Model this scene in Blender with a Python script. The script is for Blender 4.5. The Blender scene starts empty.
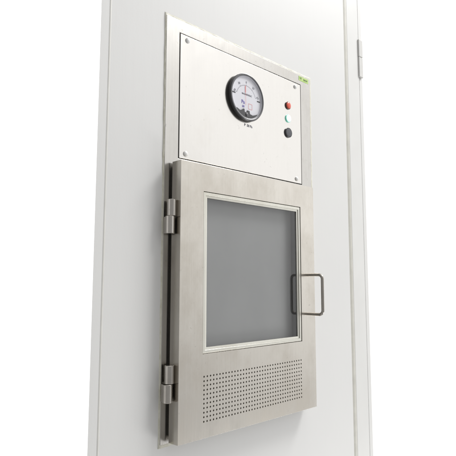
import bpy, bmesh, math, random
from mathutils import Vector, Matrix
PI = math.pi
R = math.radians
random.seed(7)
SC = bpy.context.scene
COL = SC.collection

# ------------------------------------------------------------------ camera
cam_d = bpy.data.cameras.new('camera')
cam = bpy.data.objects.new('camera', cam_d)
COL.objects.link(cam)
SC.camera = cam
F, YAW, PITCH, ROLL = 520.47, 0.80129, 0.11632, -0.00229
CU, CV = 246.054, 222.517
fwd = Vector((math.sin(YAW)*math.cos(PITCH), math.cos(YAW)*math.cos(PITCH), math.sin(PITCH)))
rgt = Vector((math.cos(YAW), -math.sin(YAW), 0.0))
up = rgt.cross(fwd)
rr = math.cos(ROLL)*rgt + math.sin(ROLL)*up
uu = -math.sin(ROLL)*rgt + math.cos(ROLL)*up
m = Matrix((rr, uu, -fwd)).transposed().to_4x4()
m.translation = Vector((-0.68076, -0.87623, -0.12642))
cam.matrix_world = m
cam_d.sensor_width = 36.0
cam_d.lens = F/456.0*36.0
cam_d.shift_x = (228-CU)/456.0
cam_d.shift_y = (CV-228)/456.0
cam_d.clip_start = 0.01
cam_d.clip_end = 200

# ------------------------------------------------------------------ world: white studio behind, bright room in front
W_BASE, W_X, W_Z, W_BACK = 0.04, 1.32, 1.10, 1.25
world = bpy.data.worlds.new('World')
SC.world = world
world.use_nodes = True
nt = world.node_tree
nt.nodes.clear()
out = nt.nodes.new('ShaderNodeOutputWorld')
bg = nt.nodes.new('ShaderNodeBackground')
tc = nt.nodes.new('ShaderNodeTexCoord')
sp = nt.nodes.new('ShaderNodeSeparateXYZ')
nt.links.new(tc.outputs['Generated'], sp.inputs[0])
def wmath(op, a, b, clamp=False):
    n = nt.nodes.new('ShaderNodeMath'); n.operation = op; n.use_clamp = clamp
    for i, v in enumerate((a, b)):
        if isinstance(v, (int, float)): n.inputs[i].default_value = v
        else: nt.links.new(v, n.inputs[i])
    return n.outputs[0]
v = wmath('ADD', wmath('MULTIPLY', sp.outputs['X'], W_X), W_BASE)
v = wmath('ADD', v, wmath('MULTIPLY', sp.outputs['Z'], W_Z))
v = wmath('MINIMUM', wmath('MAXIMUM', v, 0.34), 1.2)
mr = nt.nodes.new('ShaderNodeMapRange'); mr.interpolation_type = 'SMOOTHSTEP'
nt.links.new(sp.outputs['Y'], mr.inputs['Value'])
mr.inputs['From Min'].default_value = -0.10
mr.inputs['From Max'].default_value = 0.12
mr.inputs['To Min'].default_value = 0; mr.inputs['To Max'].default_value = 1
mx = nt.nodes.new('ShaderNodeMix'); mx.data_type = 'FLOAT'
nt.links.new(mr.outputs[0], mx.inputs[0]); nt.links.new(v, mx.inputs[2]); mx.inputs[3].default_value = W_BACK
cc = nt.nodes.new('ShaderNodeCombineColor')
nt.links.new(mx.outputs[0], cc.inputs[0])
nt.links.new(wmath('MULTIPLY', mx.outputs[0], 0.995), cc.inputs[1])
nt.links.new(wmath('MULTIPLY', mx.outputs[0], 0.985), cc.inputs[2])
nt.links.new(cc.outputs[0], bg.inputs['Color'])
bg.inputs['Strength'].default_value = 1.0
nt.links.new(bg.outputs[0], out.inputs['Surface'])

# ------------------------------------------------------------------ lamps
def area(name, loc, target, sx, sy, power, color=(1, 1, 1)):
    d = bpy.data.lights.new(name, 'AREA'); d.shape = 'RECTANGLE'; d.size = sx; d.size_y = sy
    d.energy = power; d.color = color
    o = bpy.data.objects.new(name, d); COL.objects.link(o)
    o.location = loc
    o.rotation_euler = (Vector(target)-Vector(loc)).to_track_quat('-Z', 'Y').to_euler()
    return o
area('room_lamp', (2.05, -1.35, 2.55), (0.5, 0, 0.1), 1.4, 0.8, 68, (1.0, 0.99, 0.975))
area('low_fill_light', (1.85, -1.2, -1.6), (0.5, 0, -0.1), 1.0, 0.7, 15, (1.0, 0.99, 0.975))  # unseen fill light added from below to lift the lower right wall

SC.view_settings.view_transform = 'Standard'
SC.view_settings.look = 'None'
SC.view_settings.exposure = 0.0
SC.view_settings.gamma = 1.0

# ------------------------------------------------------------------ materials
def mat(name):
    mt = bpy.data.materials.new(name); mt.use_nodes = True
    n = mt.node_tree; b = n.nodes['Principled BSDF']
    return mt, n, b
def noise(n, scale, detail=4, mapping=(1, 1, 1), rough=0.55):
    t = n.nodes.new('ShaderNodeTexCoord'); mp = n.nodes.new('ShaderNodeMapping')
    mp.inputs['Scale'].default_value = mapping
    n.links.new(t.outputs['Object'], mp.inputs[0])
    x = n.nodes.new('ShaderNodeTexNoise'); x.inputs['Scale'].default_value = scale
    x.inputs['Detail'].default_value = detail; x.inputs['Roughness'].default_value = rough
    n.links.new(mp.outputs[0], x.inputs['Vector'])
    return x.outputs['Fac']
def ramp(n, fac, stops):
    r = n.nodes.new('ShaderNodeValToRGB'); n.links.new(fac, r.inputs[0])
    e = r.color_ramp.elements
    while len(e) < len(stops): e.new(0.5)
    for el, (p, c) in zip(e, stops):
        el.position = p; el.color = (c, c, c, 1) if isinstance(c, (int, float)) else (*c, 1)
    return r.outputs[0]
def bump(n, fac, strength, dist, prev=None):
    b = n.nodes.new('ShaderNodeBump'); b.inputs['Strength'].default_value = strength; b.inputs['Distance'].default_value = dist
    n.links.new(fac, b.inputs['Height'])
    if prev: n.links.new(prev, b.inputs['Normal'])
    return b.outputs[0]
def mixc(n, fac, a, b):
    x = n.nodes.new('ShaderNodeMix'); x.data_type = 'RGBA'
    n.links.new(fac, x.inputs[0])
    for i, v in ((6, a), (7, b)):
        if isinstance(v, tuple): x.inputs[i].default_value = (*v, 1)
        else: n.links.new(v, x.inputs[i])
    return x.outputs[2]

def plain(name, color, rough=0.5, metal=0.0, coat=0.0, nscale=60, namp=0.06, emit=None):
    mt, n, b = mat(name)
    f = noise(n, nscale, 3)
    c0 = tuple(max(0, c*(1-namp)) for c in color); c1 = tuple(min(1, c*(1+namp)) for c in color)
    n.links.new(mixc(n, ramp(n, f, ((0.3, 0.0), (0.7, 1.0))), c0, c1), b.inputs['Base Color'])
    b.inputs['Roughness'].default_value = rough; b.inputs['Metallic'].default_value = metal
    b.inputs['Coat Weight'].default_value = coat
    if emit:
        b.inputs['Emission Color'].default_value = (*emit[0], 1); b.inputs['Emission Strength'].default_value = emit[1]
    return mt

def steel(name, base, stain, r0, r1, stain_lo=0.5, stain_hi=0.75, brush=(1, 1, 0.03), bstr=0.12, wave=0.0, grain_amt=0.16):
    """stainless sheet: fine vertical brushing, soft cloudy stains, a few small marks"""
    mt, n, b = mat(name)
    b.inputs['Metallic'].default_value = 1.0
    cloud = noise(n, 9, 6, (1, 1, 0.7), 0.65)
    fine = noise(n, 420, 2, brush)
    spots = noise(n, 95, 2)
    c = mixc(n, ramp(n, cloud, ((stain_lo, 0.0), (stain_hi, 1.0))), base, stain)
    grain = noise(n, 420, 2, (1, 1, 0.012))
    c = mixc(n, ramp(n, grain, ((0.35, 0.0), (0.75, grain_amt))), c, tuple(v*0.80 for v in stain))
    dark = tuple(v*0.72 for v in stain)
    c = mixc(n, ramp(n, spots, ((0.70, 0.0), (0.80, 0.45))), c, dark)
    n.links.new(c, b.inputs['Base Color'])
    rg = n.nodes.new('ShaderNodeMapRange')
    n.links.new(cloud, rg.inputs['Value']); rg.inputs['From Min'].default_value = 0.3; rg.inputs['From Max'].default_value = 0.7
    rg.inputs['To Min'].default_value = r0; rg.inputs['To Max'].default_value = r1
    n.links.new(rg.outputs[0], b.inputs['Roughness'])
    nb = bump(n, fine, bstr, 0.0003)
    if wave:
        nb = bump(n, noise(n, 9, 1), wave, 0.004, nb)
    n.links.new(nb, b.inputs['Normal'])
    return mt

M = {}
# painted wall panel
mt, n, b = mat('white_wall_paint')
f = noise(n, 3.0, 4)
n.links.new(mixc(n, ramp(n, f, ((0.3, 0.0), (0.7, 1.0))), (0.785, 0.785, 0.78), (0.81, 0.81, 0.80)), b.inputs['Base Color'])
b.inputs['Roughness'].default_value = 0.55
n.links.new(bump(n, noise(n, 260, 3), 0.12, 0.0006, bump(n, noise(n, 70, 3, (1, 1, 0.12)), 0.10, 0.0012, bump(n, noise(n, 9, 2), 0.10, 0.003))), b.inputs['Normal'])
M['wall'] = mt
M['white_metal'] = plain('white_enamel', (0.79, 0.79, 0.775), 0.32, nscale=12, namp=0.02)
M['hinge_white'] = plain('white_hinge_enamel', (0.70, 0.695, 0.675), 0.3, nscale=40, namp=0.04)
# sealant
mt, n, b = mat('cream_sealant')
n.links.new(mixc(n, ramp(n, noise(n, 55, 4), ((0.40, 0.0), (0.72, 1.0))), (0.76, 0.745, 0.655), (0.62, 0.605, 0.49)), b.inputs['Base Color'])
b.inputs['Roughness'].default_value = 0.45
n.links.new(bump(n, noise(n, 240, 3), 0.35, 0.001), b.inputs['Normal'])
M['sealant'] = mt
M['joint_sealant'] = plain('white_joint_sealant', (0.76, 0.755, 0.72), 0.45, nscale=30, namp=0.05)
M['groove_sealant'] = plain('grey_cream_joint_sealant', (0.72, 0.71, 0.65), 0.5, nscale=25, namp=0.08)
M['frame'] = steel('frame_stainless', (0.60, 0.585, 0.56), (0.50, 0.48, 0.45), 0.20, 0.29)
M['panel'] = steel('polished_stainless', (0.76, 0.742, 0.715), (0.71, 0.685, 0.65), 0.14, 0.22, 0.55, 0.85, (1, 1, 0.1), 0.04, grain_amt=0.06)
M['door'] = steel('brushed_stainless', (0.665, 0.635, 0.585), (0.575, 0.54, 0.485), 0.15, 0.26, 0.44, 0.66, wave=0.05)
M['trim'] = steel('trim_stainless', (0.72, 0.71, 0.65), (0.62, 0.60, 0.53), 0.28, 0.38)
M['handle'] = steel('handle_stainless', (0.50, 0.47, 0.43), (0.40, 0.375, 0.34), 0.2, 0.3)
M['hinge'] = steel('hinge_stainless', (0.62, 0.59, 0.55), (0.45, 0.42, 0.38), 0.2, 0.32, brush=(1, 1, 0.05), bstr=0.2)
M['screw'] = plain('screw_cap', (0.90, 0.90, 0.89), 0.22, 0.0, coat=0.6)
M['dark'] = plain('dark_gap_shade', (0.03, 0.03, 0.028), 0.7)  # near-black painted as the shade behind the panel edge
M['filter'] = plain('grey_vent_filter', (0.36, 0.34, 0.30), 0.8)
M['gap'] = plain('brown_shadow_gap', (0.10, 0.095, 0.085), 0.6)
M['gasket'] = plain('grey_gasket', (0.30, 0.30, 0.29), 0.6)
M['spacer'] = plain('grey_glazing_spacer', (0.12, 0.12, 0.123), 0.5)
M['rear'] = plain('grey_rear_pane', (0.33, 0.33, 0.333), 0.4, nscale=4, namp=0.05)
M['bezel'] = plain('grey_bezel_enamel', (0.10, 0.10, 0.11), 0.3, nscale=90, namp=0.1, coat=0.3)
M['bezel_side'] = plain('dark_bezel_side', (0.035, 0.035, 0.038), 0.35)
M['bezel_in'] = plain('lit_bezel_inner', (0.62, 0.62, 0.66), 0.3)  # paler than the rim: bright crescent painted into the inner wall
M['dial'] = plain('white_dial_card', (0.88, 0.88, 0.92), 0.6, nscale=8, namp=0.02)
M['ink'] = plain('black_ink', (0.03, 0.03, 0.04), 0.6)
M['greyink'] = plain('grey_ink', (0.22, 0.22, 0.26), 0.6)
M['blueink'] = plain('violet_blue_ink', (0.20, 0.16, 0.50), 0.6)
M['redink'] = plain('red_ink', (0.85, 0.26, 0.24), 0.6)
M['redlens'] = plain('red_pilot_lens', (0.78, 0.10, 0.05), 0.25, coat=0.5)
M['greenlens'] = plain('lit_green_pilot_lens', (0.75, 0.9, 0.85), 0.3, emit=((0.80, 1.0, 0.93), 0.75))
M['greenring'] = plain('green_pilot_ring', (0.34, 0.80, 0.66), 0.3, emit=((0.2, 0.9, 0.7), 0.15))
M['pilotring'] = plain('dark_pilot_ring', (0.10, 0.05, 0.045), 0.35)
M['button'] = plain('charcoal_button', (0.085, 0.088, 0.10), 0.35)
M['buttonring'] = plain('button_ring', (0.05, 0.05, 0.055), 0.35)
mt, n, b = mat('lime_sticker')
n.links.new(mixc(n, ramp(n, noise(n, 120, 2), ((0.4, 0.0), (0.65, 1.0))), (0.50, 0.75, 0.20), (0.66, 0.80, 0.34)), b.inputs['Base Color'])
b.inputs['Roughness'].default_value = 0.35
M['sticker'] = mt
M['stickerink'] = plain('dark_green_ink', (0.17, 0.27, 0.10), 0.6)
def glass(name, tint, ior, gain=1.6):
    mt = bpy.data.materials.new(name); mt.use_nodes = True
    n = mt.node_tree; n.nodes.clear()
    o = n.nodes.new('ShaderNodeOutputMaterial'); t = n.nodes.new('ShaderNodeBsdfTransparent'); g = n.nodes.new('ShaderNodeBsdfGlossy')
    t.inputs['Color'].default_value = (*tint, 1); g.inputs['Roughness'].default_value = 0.03
    lw = n.nodes.new('ShaderNodeLayerWeight'); lw.inputs['Blend'].default_value = 0.5      # Schlick reflectance of a thin pane
    pw = n.nodes.new('ShaderNodeMath'); pw.operation = 'POWER'; pw.inputs[1].default_value = 5
    fr = n.nodes.new('ShaderNodeMapRange'); fr.inputs['To Min'].default_value = ((ior-1)/(ior+1))**2*gain; fr.inputs['To Max'].default_value = 1
    n.links.new(lw.outputs['Facing'], pw.inputs[0]); n.links.new(pw.outputs[0], fr.inputs['Value'])
    mxs = n.nodes.new('ShaderNodeMixShader')
    sm = n.nodes.new('ShaderNodeMath'); sm.operation = 'MULTIPLY'                       # faint wiping smears
    n.links.new(ramp(n, noise(n, 11, 5, (1, 1, 0.45), 0.65), ((0.3, 0.86), (0.7, 1.16))), sm.inputs[1]); n.links.new(fr.outputs[0], sm.inputs[0])
    n.links.new(sm.outputs[0], mxs.inputs[0]); n.links.new(t.outputs[0], mxs.inputs[1]); n.links.new(g.outputs[0], mxs.inputs[2])
    n.links.new(mxs.outputs[0], o.inputs['Surface'])
    return mt
M['window_glass'] = glass('window_glass', (0.92, 0.93, 0.93), 1.5, 2.4)
M['lens_glass'] = glass('gauge_glass', (0.97, 0.97, 0.98), 1.35)

# ------------------------------------------------------------------ mesh helpers
def link(name, bm, material, parent=None, smooth=False, bevel=0.0, segs=3, room=False):
    bmesh.ops.recalc_face_normals(bm, faces=bm.faces)
    if room:                                     # single sheets of glass face the room
        bm.normal_update()
        bmesh.ops.reverse_faces(bm, faces=[f for f in bm.faces if f.normal.y > 0])
    me = bpy.data.meshes.new(name); bm.to_mesh(me); bm.free()
    o = bpy.data.objects.new(name, me); COL.objects.link(o)
    for mm in (material if isinstance(material, (list, tuple)) else [material]): me.materials.append(mm)
    if parent: o.parent = parent
    if bevel:
        for p in me.polygons: p.use_smooth = True
        bv = o.modifiers.new('bevel', 'BEVEL'); bv.width = bevel; bv.segments = segs
        bv.limit_method = 'ANGLE'; bv.angle_limit = R(40); bv.harden_normals = True
    elif smooth:
        me.shade_smooth() if hasattr(me, 'shade_smooth') else None
        me.set_sharp_from_angle(angle=R(38))
    return o
def quad(bm, pts, mi=0):
    f = bm.faces.new([bm.verts.new(p) for p in pts]); f.material_index = mi; return f
def add_box(bm, x0, x1, y0, y1, z0, z1, mi=0):
    vs = [bm.verts.new((x, y, z)) for x in (x0, x1) for y in (y0, y1) for z in (z0, z1)]
    for idx in ((0, 1, 3, 2), (4, 6, 7, 5), (0, 4, 5, 1), (2, 3, 7, 6), (0, 2, 6, 4), (1, 5, 7, 3)):
        f = bm.faces.new([vs[i] for i in idx]); f.material_index = mi
def add_lathe_y(bm, cx, cz, prof, n=48, close0=True, close1=True, mi=None):
    """prof: list of (radius, y); axis along y through (cx, cz)"""
    rings = []
    for r, y in prof:
        if r < 1e-7: rings.append([bm.verts.new((cx, y, cz))]); continue
        rings.append([bm.verts.new((cx+r*math.cos(2*PI*k/n), y, cz+r*math.sin(2*PI*k/n))) for k in range(n)])
    for i in range(len(rings)-1):
        a, b_ = rings[i], rings[i+1]
        for k in range(n):
            k2 = (k+1) % n
            if len(a) == 1 and len(b_) == 1: continue
            if len(a) == 1: f = bm.faces.new((a[0], b_[k], b_[k2]))
            elif len(b_) == 1: f = bm.faces.new((a[k], b_[0], a[k2]))
            else: f = bm.faces.new((a[k], b_[k], b_[k2], a[k2]))
            if mi: f.material_index = mi[i]
    if close0 and len(rings[0]) > 1: bm.faces.new(rings[0])
    if close1 and len(rings[-1]) > 1: bm.faces.new(rings[-1])
def add_lathe_z(bm, cx, cy, prof, n=32):
    rings = [[bm.verts.new((cx+r*math.cos(2*PI*k/n), cy+r*math.sin(2*PI*k/n), z)) for k in range(n)] for r, z in prof]
    for a, b_ in zip(rings, rings[1:]):
        for k in range(n): bm.faces.new((a[k], b_[k], b_[(k+1) % n], a[(k+1) % n]))
    bm.faces.new(rings[0]); bm.faces.new(rings[-1])
def add_tube(bm, path, r, n=16):
    rings = []
    ref = Vector((0, 0, 1))
    for i, p in enumerate(path):
        t = (path[min(i+1, len(path)-1)]-path[max(i-1, 0)]).normalized()
        a = Vector((1, 0, 0)); b_ = t.cross(a).normalized()
        rings.append([bm.verts.new(p+r*(math.cos(2*PI*k/n)*a+math.sin(2*PI*k/n)*b_)) for k in range(n)])
    for a, b_ in zip(rings, rings[1:]):
        for k in range(n): bm.faces.new((a[k], b_[k], b_[(k+1) % n], a[(k+1) % n]))
    bm.faces.new(rings[0]); bm.faces.new(rings[-1])
def text_mesh(name, body, size, loc, material, parent, depth=0.00025, roll=0.0, align='CENTER', bold=0.0):
    """lettering in the plane of the panel, facing the room (-y)"""
    cu = bpy.data.curves.new(name, 'FONT'); cu.body = body; cu.size = size
    cu.align_x = align; cu.align_y = 'CENTER'; cu.extrude = depth/2; cu.offset = bold; cu.resolution_u = 3
    t = bpy.data.objects.new(name, cu); COL.objects.link(t)
    dg = bpy.context.evaluated_depsgraph_get(); dg.update()
    me = bpy.data.meshes.new_from_object(t.evaluated_get(dg))
    bpy.data.objects.remove(t)
    me.name = name; me.materials.clear(); me.materials.append(material)
    me.transform(Matrix.Translation(loc) @ Matrix.Rotation(roll, 4, 'Y') @ Matrix.Rotation(PI/2, 4, 'X'))
    return me
def mesh_obj(name, meshes, material, parent):
    bm = bmesh.new()
    for me in meshes: bm.from_mesh(me); bpy.data.meshes.remove(me)
    me2 = bpy.data.meshes.new(name); bm.to_mesh(me2); bm.free()
    me2.materials.append(material)
    o = bpy.data.objects.new(name, me2); COL.objects.link(o)
    if parent: o.parent = parent
    return o
def thing(name, label, cat, loc=(0, 0, 0)):
    o = bpy.data.objects.new(name, None); COL.objects.link(o); o.location = loc
    o['label'] = label; o['category'] = cat
    o.empty_display_size = 0.1
    return o

# ------------------------------------------------------------------ the wall (setting)
ZB, ZT = -0.80, 1.00
WALL_L, JOINT_L, WALL_R = -0.183, -0.1622, 0.6745
bm = bmesh.new(); add_box(bm, JOINT_L+0.0015, WALL_R, 0.0, 0.034, ZB, ZT)
wall = link('wall', bm, M['wall'], bevel=0.0006); wall['kind'] = 'structure'
bm = bmesh.new(); 
pl = [(WALL_L, 0.0004), (JOINT_L-0.0015, 0.0004), (JOINT_L-0.0015, 0.034), (WALL_L+0.0205, 0.034)]
lo = [bm.verts.new((x, y, ZB)) for x, y in pl]; hi = [bm.verts.new((x, y, ZT)) for x, y in pl]
bm.faces.new(lo); bm.faces.new(hi)
for k in range(4): bm.faces.new((lo[k], lo[(k+1) % 4], hi[(k+1) % 4], hi[k]))
o = link('adjoining_wall', bm, M['wall'], bevel=0.0006); o['kind'] = 'structure'
def bead_strip(bm, x0, x1, y_edge, y_mid, z0, z1, n=6):
    pts = []
    for i in range(n+1):
        t = i/n
        pts.append((x0+(x1-x0)*t, y_edge+(y_mid-y_edge)*math.sin(PI*t)))
    for (xa, ya), (xb, yb) in zip(pts, pts[1:]):
        quad(bm, ((xa, ya, z0), (xb, yb, z0), (xb, yb, z1), (xa, ya, z1)))
bm = bmesh.new(); bead_strip(bm, JOINT_L-0.0026, JOINT_L+0.0026, 0.0003, -0.0003, ZB, ZT)
bmesh.ops.remove_doubles(bm, verts=bm.verts, dist=1e-6)
o = link('wall_joint_sealant', bm, M['joint_sealant'], smooth=True); o['kind'] = 'structure'
bm = bmesh.new(); 
gp = [(WALL_R-0.0003+0.0163*t, -0.0012+0.0052*(1-t)**2) for t in (i/8 for i in range(9))]
for (xa, ya), (xb, yb) in zip(gp, gp[1:]): quad(bm, ((xa, ya, ZB), (xb, yb, ZB), (xb, yb, ZT), (xa, ya, ZT)))
bmesh.ops.remove_doubles(bm, verts=bm.verts, dist=1e-6)
o = link('wall_joint_sealant', bm, M['groove_sealant'], smooth=True); o['kind'] = 'structure'

# ------------------------------------------------------------------ white door at the right
dr = thing('door', 'plain white door at the right edge with a white barrel hinge on its frame', 'door', (0.69, 0, ZB))
def dpart(name, bm, mm, parent, **k):
    bm.transform(Matrix.Translation((-0.69, 0, -ZB)))
    return link(name, bm, mm, parent, **k)
bm = bmesh.new(); add_box(bm, 0.690, 0.7585, -0.0015, 0.08, ZB, ZT)
dpart('door_frame', bm, M['white_metal'], dr, bevel=0.003)
bm = bmesh.new(); add_box(bm, 0.7625, 0.782, 0.001, 0.05, ZB, ZT)
dpart('door_leaf', bm, M['white_metal'], dr, bevel=0.002)
bm = bmesh.new(); add_box(bm, 0.7585, 0.7625, 0.016, 0.03, ZB, ZT)
dpart('door_seal', bm, M['groove_sealant'], dr)
bm = bmesh.new(); add_box(bm, 0.7530, 0.7765, -0.0065, 0.0005, 0.6146, 0.674)
hp = dpart('hinge', bm, M['hinge_white'], dr, bevel=0.0022, segs=4)
bm = bmesh.new(); add_box(bm, 0.7534, 0.7765, -0.0062, 0.0005, 0.545, 0.6134)
dpart('hinge_knuckle', bm, M['hinge_white'], hp, bevel=0.0022, segs=4)

# ------------------------------------------------------------------ the pass-through hatch
ROOT = (0.2321, 0.0, -0.4533)
hatch = thing('pass_through_hatch', 'stainless steel cleanroom pass-through hatch with gauge panel above a glazed door, set in white wall', 'pass box', ROOT)
OFF = Matrix.Translation((-ROOT[0], -ROOT[1], -ROOT[2]))
def part(name, bm, mm, parent=hatch, **k):
    bm.transform(OFF); return link(name, bm, mm, parent, **k)
def tpart(name, meshes, mm, parent):
    for me in meshes: me.transform(OFF)
    return mesh_obj(name, meshes, mm, parent)

FL, FR, FT, FB = -0.0299, 0.4942, 0.4647, -0.4533      # outer line of the sealant
SL, SR, ST, SB = -0.0265, 0.4855, 0.4585, -0.4460      # steel flange
PL, PR, PT, PB = 0.0119, 0.4408, 0.4282, 0.1452        # control panel
G = 0.0021
YF = -0.0030
# flange with the cut-out for the panel
bm = bmesh.new()
xs = [SL, PL-G, PR+G, SR]; zs = [SB, PB-G, PT+G, ST]
grid = {}
def gv(x, y, z):
    k = (round(x, 6), round(y, 6), round(z, 6))
    if k not in grid: grid[k] = bm.verts.new(k)
    return grid[k]
for i in range(3):
    for j in range(3):
        if (i, j) == (1, 1): continue
        bm.faces.new([gv(xs[i], YF, zs[j]), gv(xs[i+1], YF, zs[j]), gv(xs[i+1], YF, zs[j+1]), gv(xs[i], YF, zs[j+1])])
for loop in ([(SL, SB), (SR, SB), (SR, ST), (SL, ST)], [(PL-G, PB-G), (PR+G, PB-G), (PR+G, PT+G), (PL-G, PT+G)]):
    inner = loop[0][0] > SL
    pts = loop
    for k in range(4):
        (xa, za), (xb, zb) = pts[k], pts[(k+1) % 4]
        ya = -0.0004
        # split outer sides at grid lines so vertices are shared
        cuts = [0.0, 1.0]
        if not inner:
            L = xs if za == zb else zs
            a0, b0 = (xa, xb) if za == zb else (za, zb)
            cuts = sorted((c-a0)/(b0-a0) for c in L)
        for c0, c1 in zip(cuts, cuts[1:]):
            p = (xa+(xb-xa)*c0, za+(zb-za)*c0); q = (xa+(xb-xa)*c1, za+(zb-za)*c1)
            bm.faces.new([gv(p[0], YF, p[1]), gv(q[0], YF, q[1]), gv(q[0], ya, q[1]), gv(p[0], ya, p[1])])
part('frame', bm, M['frame'], bevel=0.0008, segs=2)
# thin black sheet painted as the shade in the gap round the panel
bm = bmesh.new(); add_box(bm, PL-G+0.0001, PR+G-0.0001, -0.0012, -0.0003, PB-G+0.0001, PT+G-0.0001)
part('panel_gap_shade', bm, M['dark'])
# sealant round the flange: uneven hand-laid bead
bm = bmesh.new()
def bead_side(pa, pb, ia, ib, n):
    rows = []
    for i in range(n+1):
        t = i/n
        po = Vector(pa).lerp(Vector(pb), t); pi = Vector(ia).lerp(Vector(ib), t)
        e = 0 if i in (0, n) else 1
        j = e*0.0007*(math.sin(i*1.7)+math.sin(i*0.61+1)+random.uniform(-1, 1))*0.55
        d = (po-pi).normalized()
        po = po+d*j
        h = 0.0024+0.0004*math.sin(i*0.9)*e
        rows.append([bm.verts.new((po.x, 0.0002, po.y)), bm.verts.new((po.x*0.7+pi.x*0.3, -h*0.62, po.y*0.7+pi.y*0.3)),
                     bm.verts.new((po.x*0.35+pi.x*0.65, -h*0.95, po.y*0.35+pi.y*0.65)), bm.verts.new((pi.x-d.x*0.0008, -0.0020, pi.y-d.y*0.0008))])
    for a, b_ in zip(rows, rows[1:]):
        for k in range(3): bm.faces.new((a[k], a[k+1], b_[k+1], b_[k]))
oc = [(FL, FB), (FR, FB), (FR, FT), (FL, FT)]; ic = [(SL, SB), (SR, SB), (SR, ST), (SL, ST)]
for k in range(4): bead_side(oc[k], oc[(k+1) % 4], ic[k], ic[(k+1) % 4], 90)
bmesh.ops.remove_doubles(bm, verts=bm.verts, dist=1e-6)
part('sealant', bm, M['sealant'], smooth=True)

# control panel with its four dome screws
YP = -0.0034
bm = bmesh.new(); add_box(bm, PL, PR, YP, -0.0012, PB, PT)
panel = part('control_panel', bm, M['panel'], bevel=0.0007, segs=2)
for sx, sz in ((0.0323, 0.4180), (0.4180, 0.4170), (0.0297, 0.1562), (0.4190, 0.1565)):
    bm = bmesh.new()
    r = 0.0062
    prof = [(r*0.98, YP), (r, YP-0.0008)]+[(r*math.cos(a), YP-0.0008-0.0034*math.sin(a)) for a in (0.3, 0.6, 0.9, 1.2, 1.4)]+[(0, YP-0.0042)]
    add_lathe_y(bm, sx, sz, prof, 28, close0=False)
    part('screw', bm, M['screw'], panel, smooth=True)

# differential pressure gauge
GX, GZ, GR = 0.2174, 0.3319, 0.0603
YB = YP-0.0105
bm = bmesh.new()
prof = [(GR-0.0035, YP), (GR-0.0015, YP-0.003), (GR, YP-0.006), (GR, YB+0.003), (GR-0.0008, YB+0.0012), (GR-0.0024, YB),
        (GR-0.0058, YB+0.0002), (GR-0.0068, YB+0.0010), (GR-0.0074, YB+0.0026), (GR-0.0080, YP-0.0042)]
add_lathe_y(bm, GX, GZ, prof, 72, False, False, mi=[1, 1, 1, 1, 0, 0, 0, 2, 2])
gauge = part('pressure_gauge', bm, [M['bezel'], M['bezel_side'], M['bezel_in']], hatch, smooth=True)
gauge['label'] = 'round dial gauge with a grey bezel, white face and red pointer'
YD = YP-0.0046
DRAD = GR-0.0079
bm = bmesh.new(); add_lathe_y(bm, GX, GZ, [(DRAD, YP-0.0004), (DRAD, YD), (0, YD)], 64, False)
part('dial', bm, M['dial'], gauge)
def polar(r, deg):       # degrees clockwise from the top
    return GX+r*math.sin(R(deg)), GZ-0.004+r*math.cos(R(deg))
YI = YD-0.0003
def flat_strip(bm, p, q, w, y=YI):
    d = Vector((q[0]-p[0], q[1]-p[1])).normalized(); nn = Vector((-d.y, d.x))*w/2
    quad(bm, ((p[0]+nn.x, y, p[1]+nn.y), (q[0]+nn.x, y, q[1]+nn.y), (q[0]-nn.x, y, q[1]-nn.y), (p[0]-nn.x, y, p[1]-nn.y)))
bm = bmesh.new()
RA = 0.0345
for k in range(48):
    a0, a1 = -72+3*k, -72+3*(k+1)
    flat_strip(bm, polar(RA, a0), polar(RA, a1), 0.0005)
for k in range(25):
    a = -72+6*k; maj = (k % 6 == 0)
    flat_strip(bm, polar(RA, a), polar(RA+(0.0036 if maj else 0.002), a), 0.0009 if maj else 0.0005, YI-0.0001)
part('scale_marks', bm, M['greyink'], gauge)
nums = []
for a, s in ((-72, '60'), (-36, '30'), (0, '0'), (36, '30'), (72, '60')):
    x, z = polar(RA+0.0085, a)
    nums.append(text_mesh('numeral', s, 0.0080, (x, YI, z), M['ink'], None, roll=R(a)*0.55))
nums.append(text_mesh('word', 'MAGNEHELIC', 0.0058, (GX+0.002, YI, GZ+0.0080), M['ink'], None, bold=0.0001))
tpart('dial_lettering', nums, M['greyink'], gauge)
bm = bmesh.new()
flat_strip(bm, (GX-0.050, GZ+0.0035), (GX-0.038, GZ+0.0035), 0.0030, YI-0.0002)
part('dial_stop', bm, M['ink'], gauge)
bm = bmesh.new()
flat_strip(bm, (GX+0.039, GZ+0.0005), (GX+0.050, GZ+0.0005), 0.0030, YI-0.0002)
part('dial_stop', bm, M['ink'], gauge)
bm = bmesh.new()
tip = (GX-0.0035, GZ+0.030)
flat_strip(bm, (GX-0.002, GZ-0.020), (GX-0.0033, GZ+0.0125), 0.0007, YI-0.0009)
flat_strip(bm, (GX-0.0033, GZ+0.0125), tip, 0.0022, YI-0.0009)
part('pointer', bm, M['redink'], gauge)
blue = [text_mesh('w', 'Pa', 0.0125, (GX-0.0115, YI, GZ-0.0135), M['blueink'], None, bold=0.0003),
        text_mesh('w', '60', 0.0080, (GX-0.0110, YI, GZ-0.0245), M['blueink'], None, bold=0.0002)]
tpart('unit_mark', blue, M['blueink'], gauge)
bm = bmesh.new()
x0, x1, z0, z1 = GX+0.0075, GX+0.0205, GZ-0.0270, GZ-0.0135
for p, q in (((x0, z0), (x1, z0)), ((x1, z0), (x1, z1)), ((x1, z1), (x0, z1)), ((x0, z1), (x0, z0))):
    flat_strip(bm, p, q, 0.0008)
part('red_square_mark', bm, M['redink'], gauge)
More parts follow.
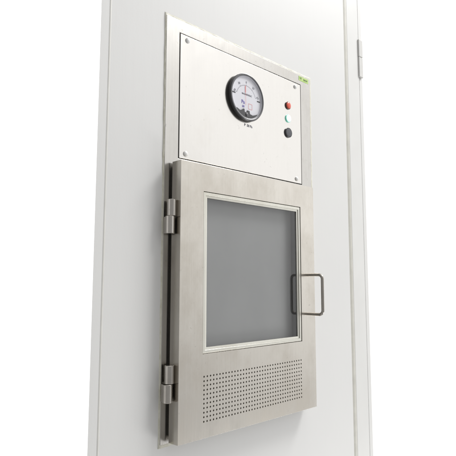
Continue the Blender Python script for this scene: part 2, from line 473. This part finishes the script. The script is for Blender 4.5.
# black shape added for the dark reflection at the bottom of the glass
bm = bmesh.new()
pts = []
N = 28
for k in range(N+1):
    a = R(-136+272*0+ (360-272)*k/N + 0) if False else R(132+96*k/N)
    pts.append((GX+(DRAD-0.0006)*math.sin(a), GZ+(DRAD-0.0006)*math.cos(a)))
top = [(-0.034, -0.0335), (-0.024, -0.0375), (-0.017, -0.0350), (-0.012, -0.0310), (-0.0085, -0.0310), (-0.0075, -0.0385), (0.001, -0.0385), (0.002, -0.0325), (0.0095, -0.0325), (0.011, -0.0400), (0.021, -0.0415), (0.030, -0.0385)]
poly = pts+[(GX+a, GZ+b_) for a, b_ in top]
fv = [bm.verts.new((x, YD-0.0022, z)) for x, z in poly]; bk = [bm.verts.new((x, YD-0.0001, z)) for x, z in poly]
bm.faces.new(fv)
for k in range(len(poly)):
    k2 = (k+1) % len(poly); bm.faces.new((fv[k], bk[k], bk[k2], fv[k2]))
bmesh.ops.triangulate(bm, faces=[f for f in bm.faces if len(f.verts) > 4])
part('dark_reflection', bm, M['bezel_side'], gauge)
bm = bmesh.new()
add_lathe_y(bm, GX-0.001, GZ-0.0440, [(0.0042, YD-0.0024), (0.0042, YD-0.0040), (0.0030, YD-0.0046), (0, YD-0.0046)], 20, False)
part('zero_screw', bm, M['bezel'], gauge, smooth=True)
# lens, slightly domed
bm = bmesh.new()
add_lathe_y(bm, GX, GZ, [(GR-0.0075, YB+0.0027), (0.042, YB+0.0024), (0.028, YB+0.0019), (0.014, YB+0.0016), (0, YB+0.0015)], 64, False)
part('lens', bm, M['lens_glass'], gauge, smooth=True, room=True)
# small lettering under the gauge
tpart('gauge_caption', [text_mesh('w', 'P  50 Pa', 0.0088, (0.2290, YP-0.0002, 0.2632), M['ink'], None, bold=0.0003)], M['greyink'], panel)

# pilot lamps and push button
def disc_part(name, x, z, ring_r, lens_r, ring_m, lens_m, ring_h, lens_h, lensname, dome=0.0, label=None):
    bm = bmesh.new()
    add_lathe_y(bm, x, z, [(ring_r, YP), (ring_r, YP-ring_h+0.0008), (ring_r-0.0008, YP-ring_h), (lens_r+0.0003, YP-ring_h), (lens_r, YP-ring_h+0.001)], 40, False, False)
    p = part(name, bm, M[ring_m], hatch, smooth=True)
    if label: p['label'] = label
    bm = bmesh.new()
    prof = [(lens_r, YP-0.0006), (lens_r, YP-lens_h+0.0006)]+[(lens_r*math.cos(a), YP-lens_h-dome*math.sin(a)) for a in (0.15, 0.4, 0.7, 1.0, 1.3)]+[(0, YP-lens_h-dome)]
    add_lathe_y(bm, x, z, prof, 40, False)
    part(lensname, bm, M[lens_m], p, smooth=True)
disc_part('pilot_lamp', 0.3848, 0.3545, 0.0108, 0.0092, 'pilotring', 'redlens', 0.0030, 0.0034, 'lens', 0.0022, 'red pilot lamp')
disc_part('pilot_lamp', 0.3848, 0.3182, 0.0108, 0.0094, 'greenring', 'greenlens', 0.0030, 0.0034, 'lens', 0.0022, 'lit pale green pilot lamp')
disc_part('push_button', 0.3842, 0.2782, 0.0134, 0.0112, 'buttonring', 'button', 0.0042, 0.0040, 'button_cap', 0.0006)

# lime sticker at the top right corner of the flange
bm = bmesh.new(); add_box(bm, 0.4350, 0.4785, YF-0.0005, YF-0.0001, 0.4415, 0.4545)
st = part('sticker', bm, M['sticker'])
tpart('sticker_lettering', [text_mesh('w', 'QC', 0.0068, (0.4440, YF-0.0007, 0.4492), M['stickerink'], None, bold=0.0002),
                            text_mesh('w', 'TESTED', 0.0058, (0.4645, YF-0.0007, 0.4475), M['stickerink'], None, bold=0.0002)], M['stickerink'], st)

# ------------------------------------------------------------------ glazed door of the hatch
DL, DR, DT, DB = -0.0099, 0.4454, 0.1308, -0.4431
YK, YFD = -0.0090, -0.0382
WL, WR, WT, WB = 0.0531, 0.3889, 0.0719, -0.2731
HP = 0.00904
HX, HZ = 0.05775, -0.31936
VL, VR, VT, VB = HX-HP/2, HX+36.5*HP, HZ+HP/2, HZ-10.5*HP
bm = bmesh.new()
grid = {}
xs = sorted([DL, WL, WR, VR, VL, DR]); zs = sorted([DB, VB, VT, WB, WT, DT])
def solid(i, j):
    xm, zm = (xs[i]+xs[i+1])/2, (zs[j]+zs[j+1])/2
    if WL < xm < WR and WB < zm < WT: return False
    if VL < xm < VR and VB < zm < VT: return False
    return True
for i in range(len(xs)-1):
    for j in range(len(zs)-1):
        if solid(i, j):
            bm.faces.new([gv(xs[i], YFD, zs[j]), gv(xs[i+1], YFD, zs[j]), gv(xs[i+1], YFD, zs[j+1]), gv(xs[i], YFD, zs[j+1])])
def wallrun(x0, z0, x1, z1, yb):
    if z0 == z1: seq = [(x, z0) for x in xs if min(x0, x1)-1e-9 <= x <= max(x0, x1)+1e-9]
    else: seq = [(x0, z) for z in zs if min(z0, z1)-1e-9 <= z <= max(z0, z1)+1e-9]
    for p, q in zip(seq, seq[1:]):
        bm.faces.new([gv(p[0], YFD, p[1]), gv(q[0], YFD, q[1]), gv(q[0], yb, q[1]), gv(p[0], yb, p[1])])
for a in ((DL, DB, DR, DB), (DL, DT, DR, DT), (DL, DB, DL, DT), (DR, DB, DR, DT)): wallrun(*a, YK)
for a in ((WL, WB, WR, WB), (WL, WT, WR, WT), (WL, WB, WL, WT), (WR, WB, WR, WT)): wallrun(*a, YFD+0.006)
door = part('hatch_door', bm, M['door'], bevel=0.0013, segs=3)
door['label'] = 'glazed stainless steel door with a perforated vent and bow handle'
# back sheet
bm = bmesh.new(); add_box(bm, DL+0.0012, DR-0.0012, YK+0.0001, YK+0.0012, DB+0.0012, DT-0.0012)
part('back_sheet', bm, M['frame'], door)
bm = bmesh.new()
gi = 0.009
for a in ((DL+gi, DR-gi, DB+gi, DB+gi+0.012), (DL+gi, DR-gi, DT-gi-0.012, DT-gi), (DL+gi, DL+gi+0.012, DB+gi+0.012, DT-gi-0.012), (DR-gi-0.012, DR-gi, DB+gi+0.012, DT-gi-0.012)):
    add_box(bm, a[0], a[1], YK+0.0013, YF-0.0001, a[2], a[3])
part('gasket', bm, M['gasket'], door)
# perforated field: real round holes
bm = bmesh.new()
hr, NH = 0.0020, 12
for i in range(37):
    for j in range(11):
        cx, cz = HX+i*HP, HZ-j*HP
        ring = [bm.verts.new((cx+hr*math.cos(2*PI*k/NH+PI/NH), YFD, cz+hr*math.sin(2*PI*k/NH+PI/NH))) for k in range(NH)]
        deep = [bm.verts.new((v_.co.x, YFD+0.0015, v_.co.z)) for v_ in ring]
        h = HP/2
        # twelve boundary points on the square cell in matching directions
        sq = []
        for k in range(NH):
            a = 2*PI*k/NH+PI/NH
            c, s = math.cos(a), math.sin(a); mxx = max(abs(c), abs(s))
            sq.append(bm.verts.new((cx+h*c/mxx, YFD, cz+h*s/mxx)))
        corner = {}
        for k in range(NH):
            k2 = (k+1) % NH
            a1, a2 = 2*PI*k/NH+PI/NH, 2*PI*(k+1)/NH+PI/NH
            am = (a1+a2)/2
            mid = None
            for q in (PI/4, 3*PI/4, 5*PI/4, 7*PI/4):
                if a1 < q-1e-6 and q+1e-6 < a2: mid = bm.verts.new((cx+h*(1 if math.cos(q) > 0 else -1), YFD, cz+h*(1 if math.sin(q) > 0 else -1)))
            if mid: bm.faces.new((ring[k], sq[k], mid, sq[k2], ring[k2]))
            else: bm.faces.new((ring[k], sq[k], sq[k2], ring[k2]))
            bm.faces.new((ring[k], ring[k2], deep[k2], deep[k]))
vent = part('vent_grille', bm, M['door'], door)
bm = bmesh.new(); add_box(bm, VL-0.004, VR+0.004, YFD+0.0026, YFD+0.0036, VB-0.004, VT+0.004)
part('vent_filter', bm, M['filter'], vent)
# glazing: trim, outer pane, spacer, grey rear pane
TW = 0.0125
def ring_frame(bm, L, Rr, B, T, w, y0, y1, slope=0.0):
    o4 = [(L, B), (Rr, B), (Rr, T), (L, T)]; i4 = [(L+w, B+w), (Rr-w, B+w), (Rr-w, T-w), (L+w, T-w)]
    fo = [bm.verts.new((x, y0, z)) for x, z in o4]; fi = [bm.verts.new((x, y0+slope, z)) for x, z in i4]; bi = [bm.verts.new((x, y1, z)) for x, z in i4]
    bo = [bm.verts.new((x, y1, z)) for x, z in o4]
    for k in range(4):
        k2 = (k+1) % 4
        bm.faces.new((fo[k], fo[k2], fi[k2], fi[k])); bm.faces.new((fi[k], fi[k2], bi[k2], bi[k])); bm.faces.new((fo[k], bo[k], bo[k2], fo[k2]))
bm = bmesh.new(); ring_frame(bm, WL+0.0010, WR-0.0010, WB+0.0010, WT-0.0010, 0.0068, YFD+0.0012, YFD+0.0058)
wt = part('window_trim', bm, M['trim'], door, bevel=0.0008, segs=2)
bm = bmesh.new(); ring_frame(bm, WL+0.0080, WR-0.0080, WB+0.0080, WT-0.0080, 0.0050, YFD+0.0030, YFD+0.0062, 0.0006)
part('glazing_bead', bm, M['trim'], wt)
bm = bmesh.new(); ring_frame(bm, WL+0.0001, WR-0.0001, WB+0.0001, WT-0.0001, 0.0016, YFD+0.0050, YFD+0.0056)
part('glazing_gap_shade', bm, M['gap'], wt)  # dark brown ring painted as the shaded reveal round the trim
bm = bmesh.new()
yg = YFD+0.0060
quad(bm, ((WL+0.0128, yg, WB+0.0128), (WR-0.0128, yg, WB+0.0128), (WR-0.0128, yg, WT-0.0128), (WL+0.0128, yg, WT-0.0128)))
part('window_pane', bm, M['window_glass'], door, room=True)
bm = bmesh.new()
L, Rr, B, T = WL+0.0105, WR-0.0105, WB+0.0105, WT-0.0105
y0, y1 = YFD+0.0063, YK-0.0012
for p, q in (((L, B), (Rr, B)), ((Rr, B), (Rr, T)), ((Rr, T), (L, T)), ((L, T), (L, B))):
    quad(bm, ((p[0], y0, p[1]), (q[0], y0, q[1]), (q[0], y1, q[1]), (p[0], y1, p[1])))
part('glazing_spacer', bm, M['spacer'], door)
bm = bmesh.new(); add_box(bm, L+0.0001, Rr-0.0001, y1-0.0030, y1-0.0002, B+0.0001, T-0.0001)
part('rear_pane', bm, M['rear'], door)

# bow handle
hx, hz0, hz1, so, rad, br = 0.4183, -0.2060, -0.1050, 0.0450, 0.0040, 0.011
path = []
def P3(y, z): return Vector((hx, y, z))
yo = YFD-so
path += [P3(YFD+0.0005, hz0), P3(YFD-0.010, hz0), P3(YFD-0.022, hz0), P3(yo+br, hz0)]
for k in range(1, 9):
    a = k/8*PI/2; path.append(P3(yo+br-br*math.sin(a), hz0+br-br*math.cos(a)))
for k in range(1, 6): path.append(P3(yo, hz0+br+(hz1-hz0-2*br)*k/6))
for k in range(0, 9):
    a = k/8*PI/2; path.append(P3(yo+br-br*math.cos(a), hz1-br+br*math.sin(a)))
path += [P3(YFD-0.022, hz1), P3(YFD-0.010, hz1), P3(YFD+0.0005, hz1)]
bm = bmesh.new(); add_tube(bm, path, rad, 20)
hd = part('handle', bm, M['handle'], door, smooth=True)

# weld-on lift-off hinges: upper half fixed to the door, lower half to the frame
def teardrop(bm, cx, cy, r, side, tip_x, z0, z1):
    """barrel plus a flat tongue reaching tip_x on one side"""
    n = 28; pts = []
    for k in range(n): pts.append((cx+r*math.cos(2*PI*k/n), cy+r*math.sin(2*PI*k/n)))
    c = 0.0007
    rings = []
    for z, s in ((z0, (r-c)/r), (z0+c, 1), (z1-c, 1), (z1, (r-c)/r)):
        rings.append([bm.verts.new((cx+(x-cx)*s, cy+(y-cy)*s, z)) for x, y in pts])
    for a, b_ in zip(rings, rings[1:]):
        for k in range(n): bm.faces.new((a[k], b_[k], b_[(k+1) % n], a[(k+1) % n]))
    bm.faces.new(rings[0]); bm.faces.new(rings[-1])
HCX, HCY, HBR = -0.0203, -0.0195, 0.0098
for zt, zm, zb in ((0.0475, 0.0125, -0.0240), (-0.2895, -0.3260, -0.3620)):
    bm = bmesh.new()
    teardrop(bm, HCX+0.0018, HCY, HBR, 1, DL, zm+0.0004, zt)
    add_box(bm, HCX+0.004, DL+0.0004, HCY+0.0015, HCY+0.0055, zm+0.0012, zt-0.0008)
    h = part('hinge', bm, M['hinge'], door, smooth=True)
    bm = bmesh.new()
    teardrop(bm, HCX-0.0022, HCY, HBR, -1, SL, zb, zm-0.0004)
    add_box(bm, HCX-0.0065, HCX-0.0020, HCY-0.002, YF-0.0001, zb+0.0008, zm-0.0012)
    part('hinge_knuckle', bm, M['hinge'], h, smooth=True)
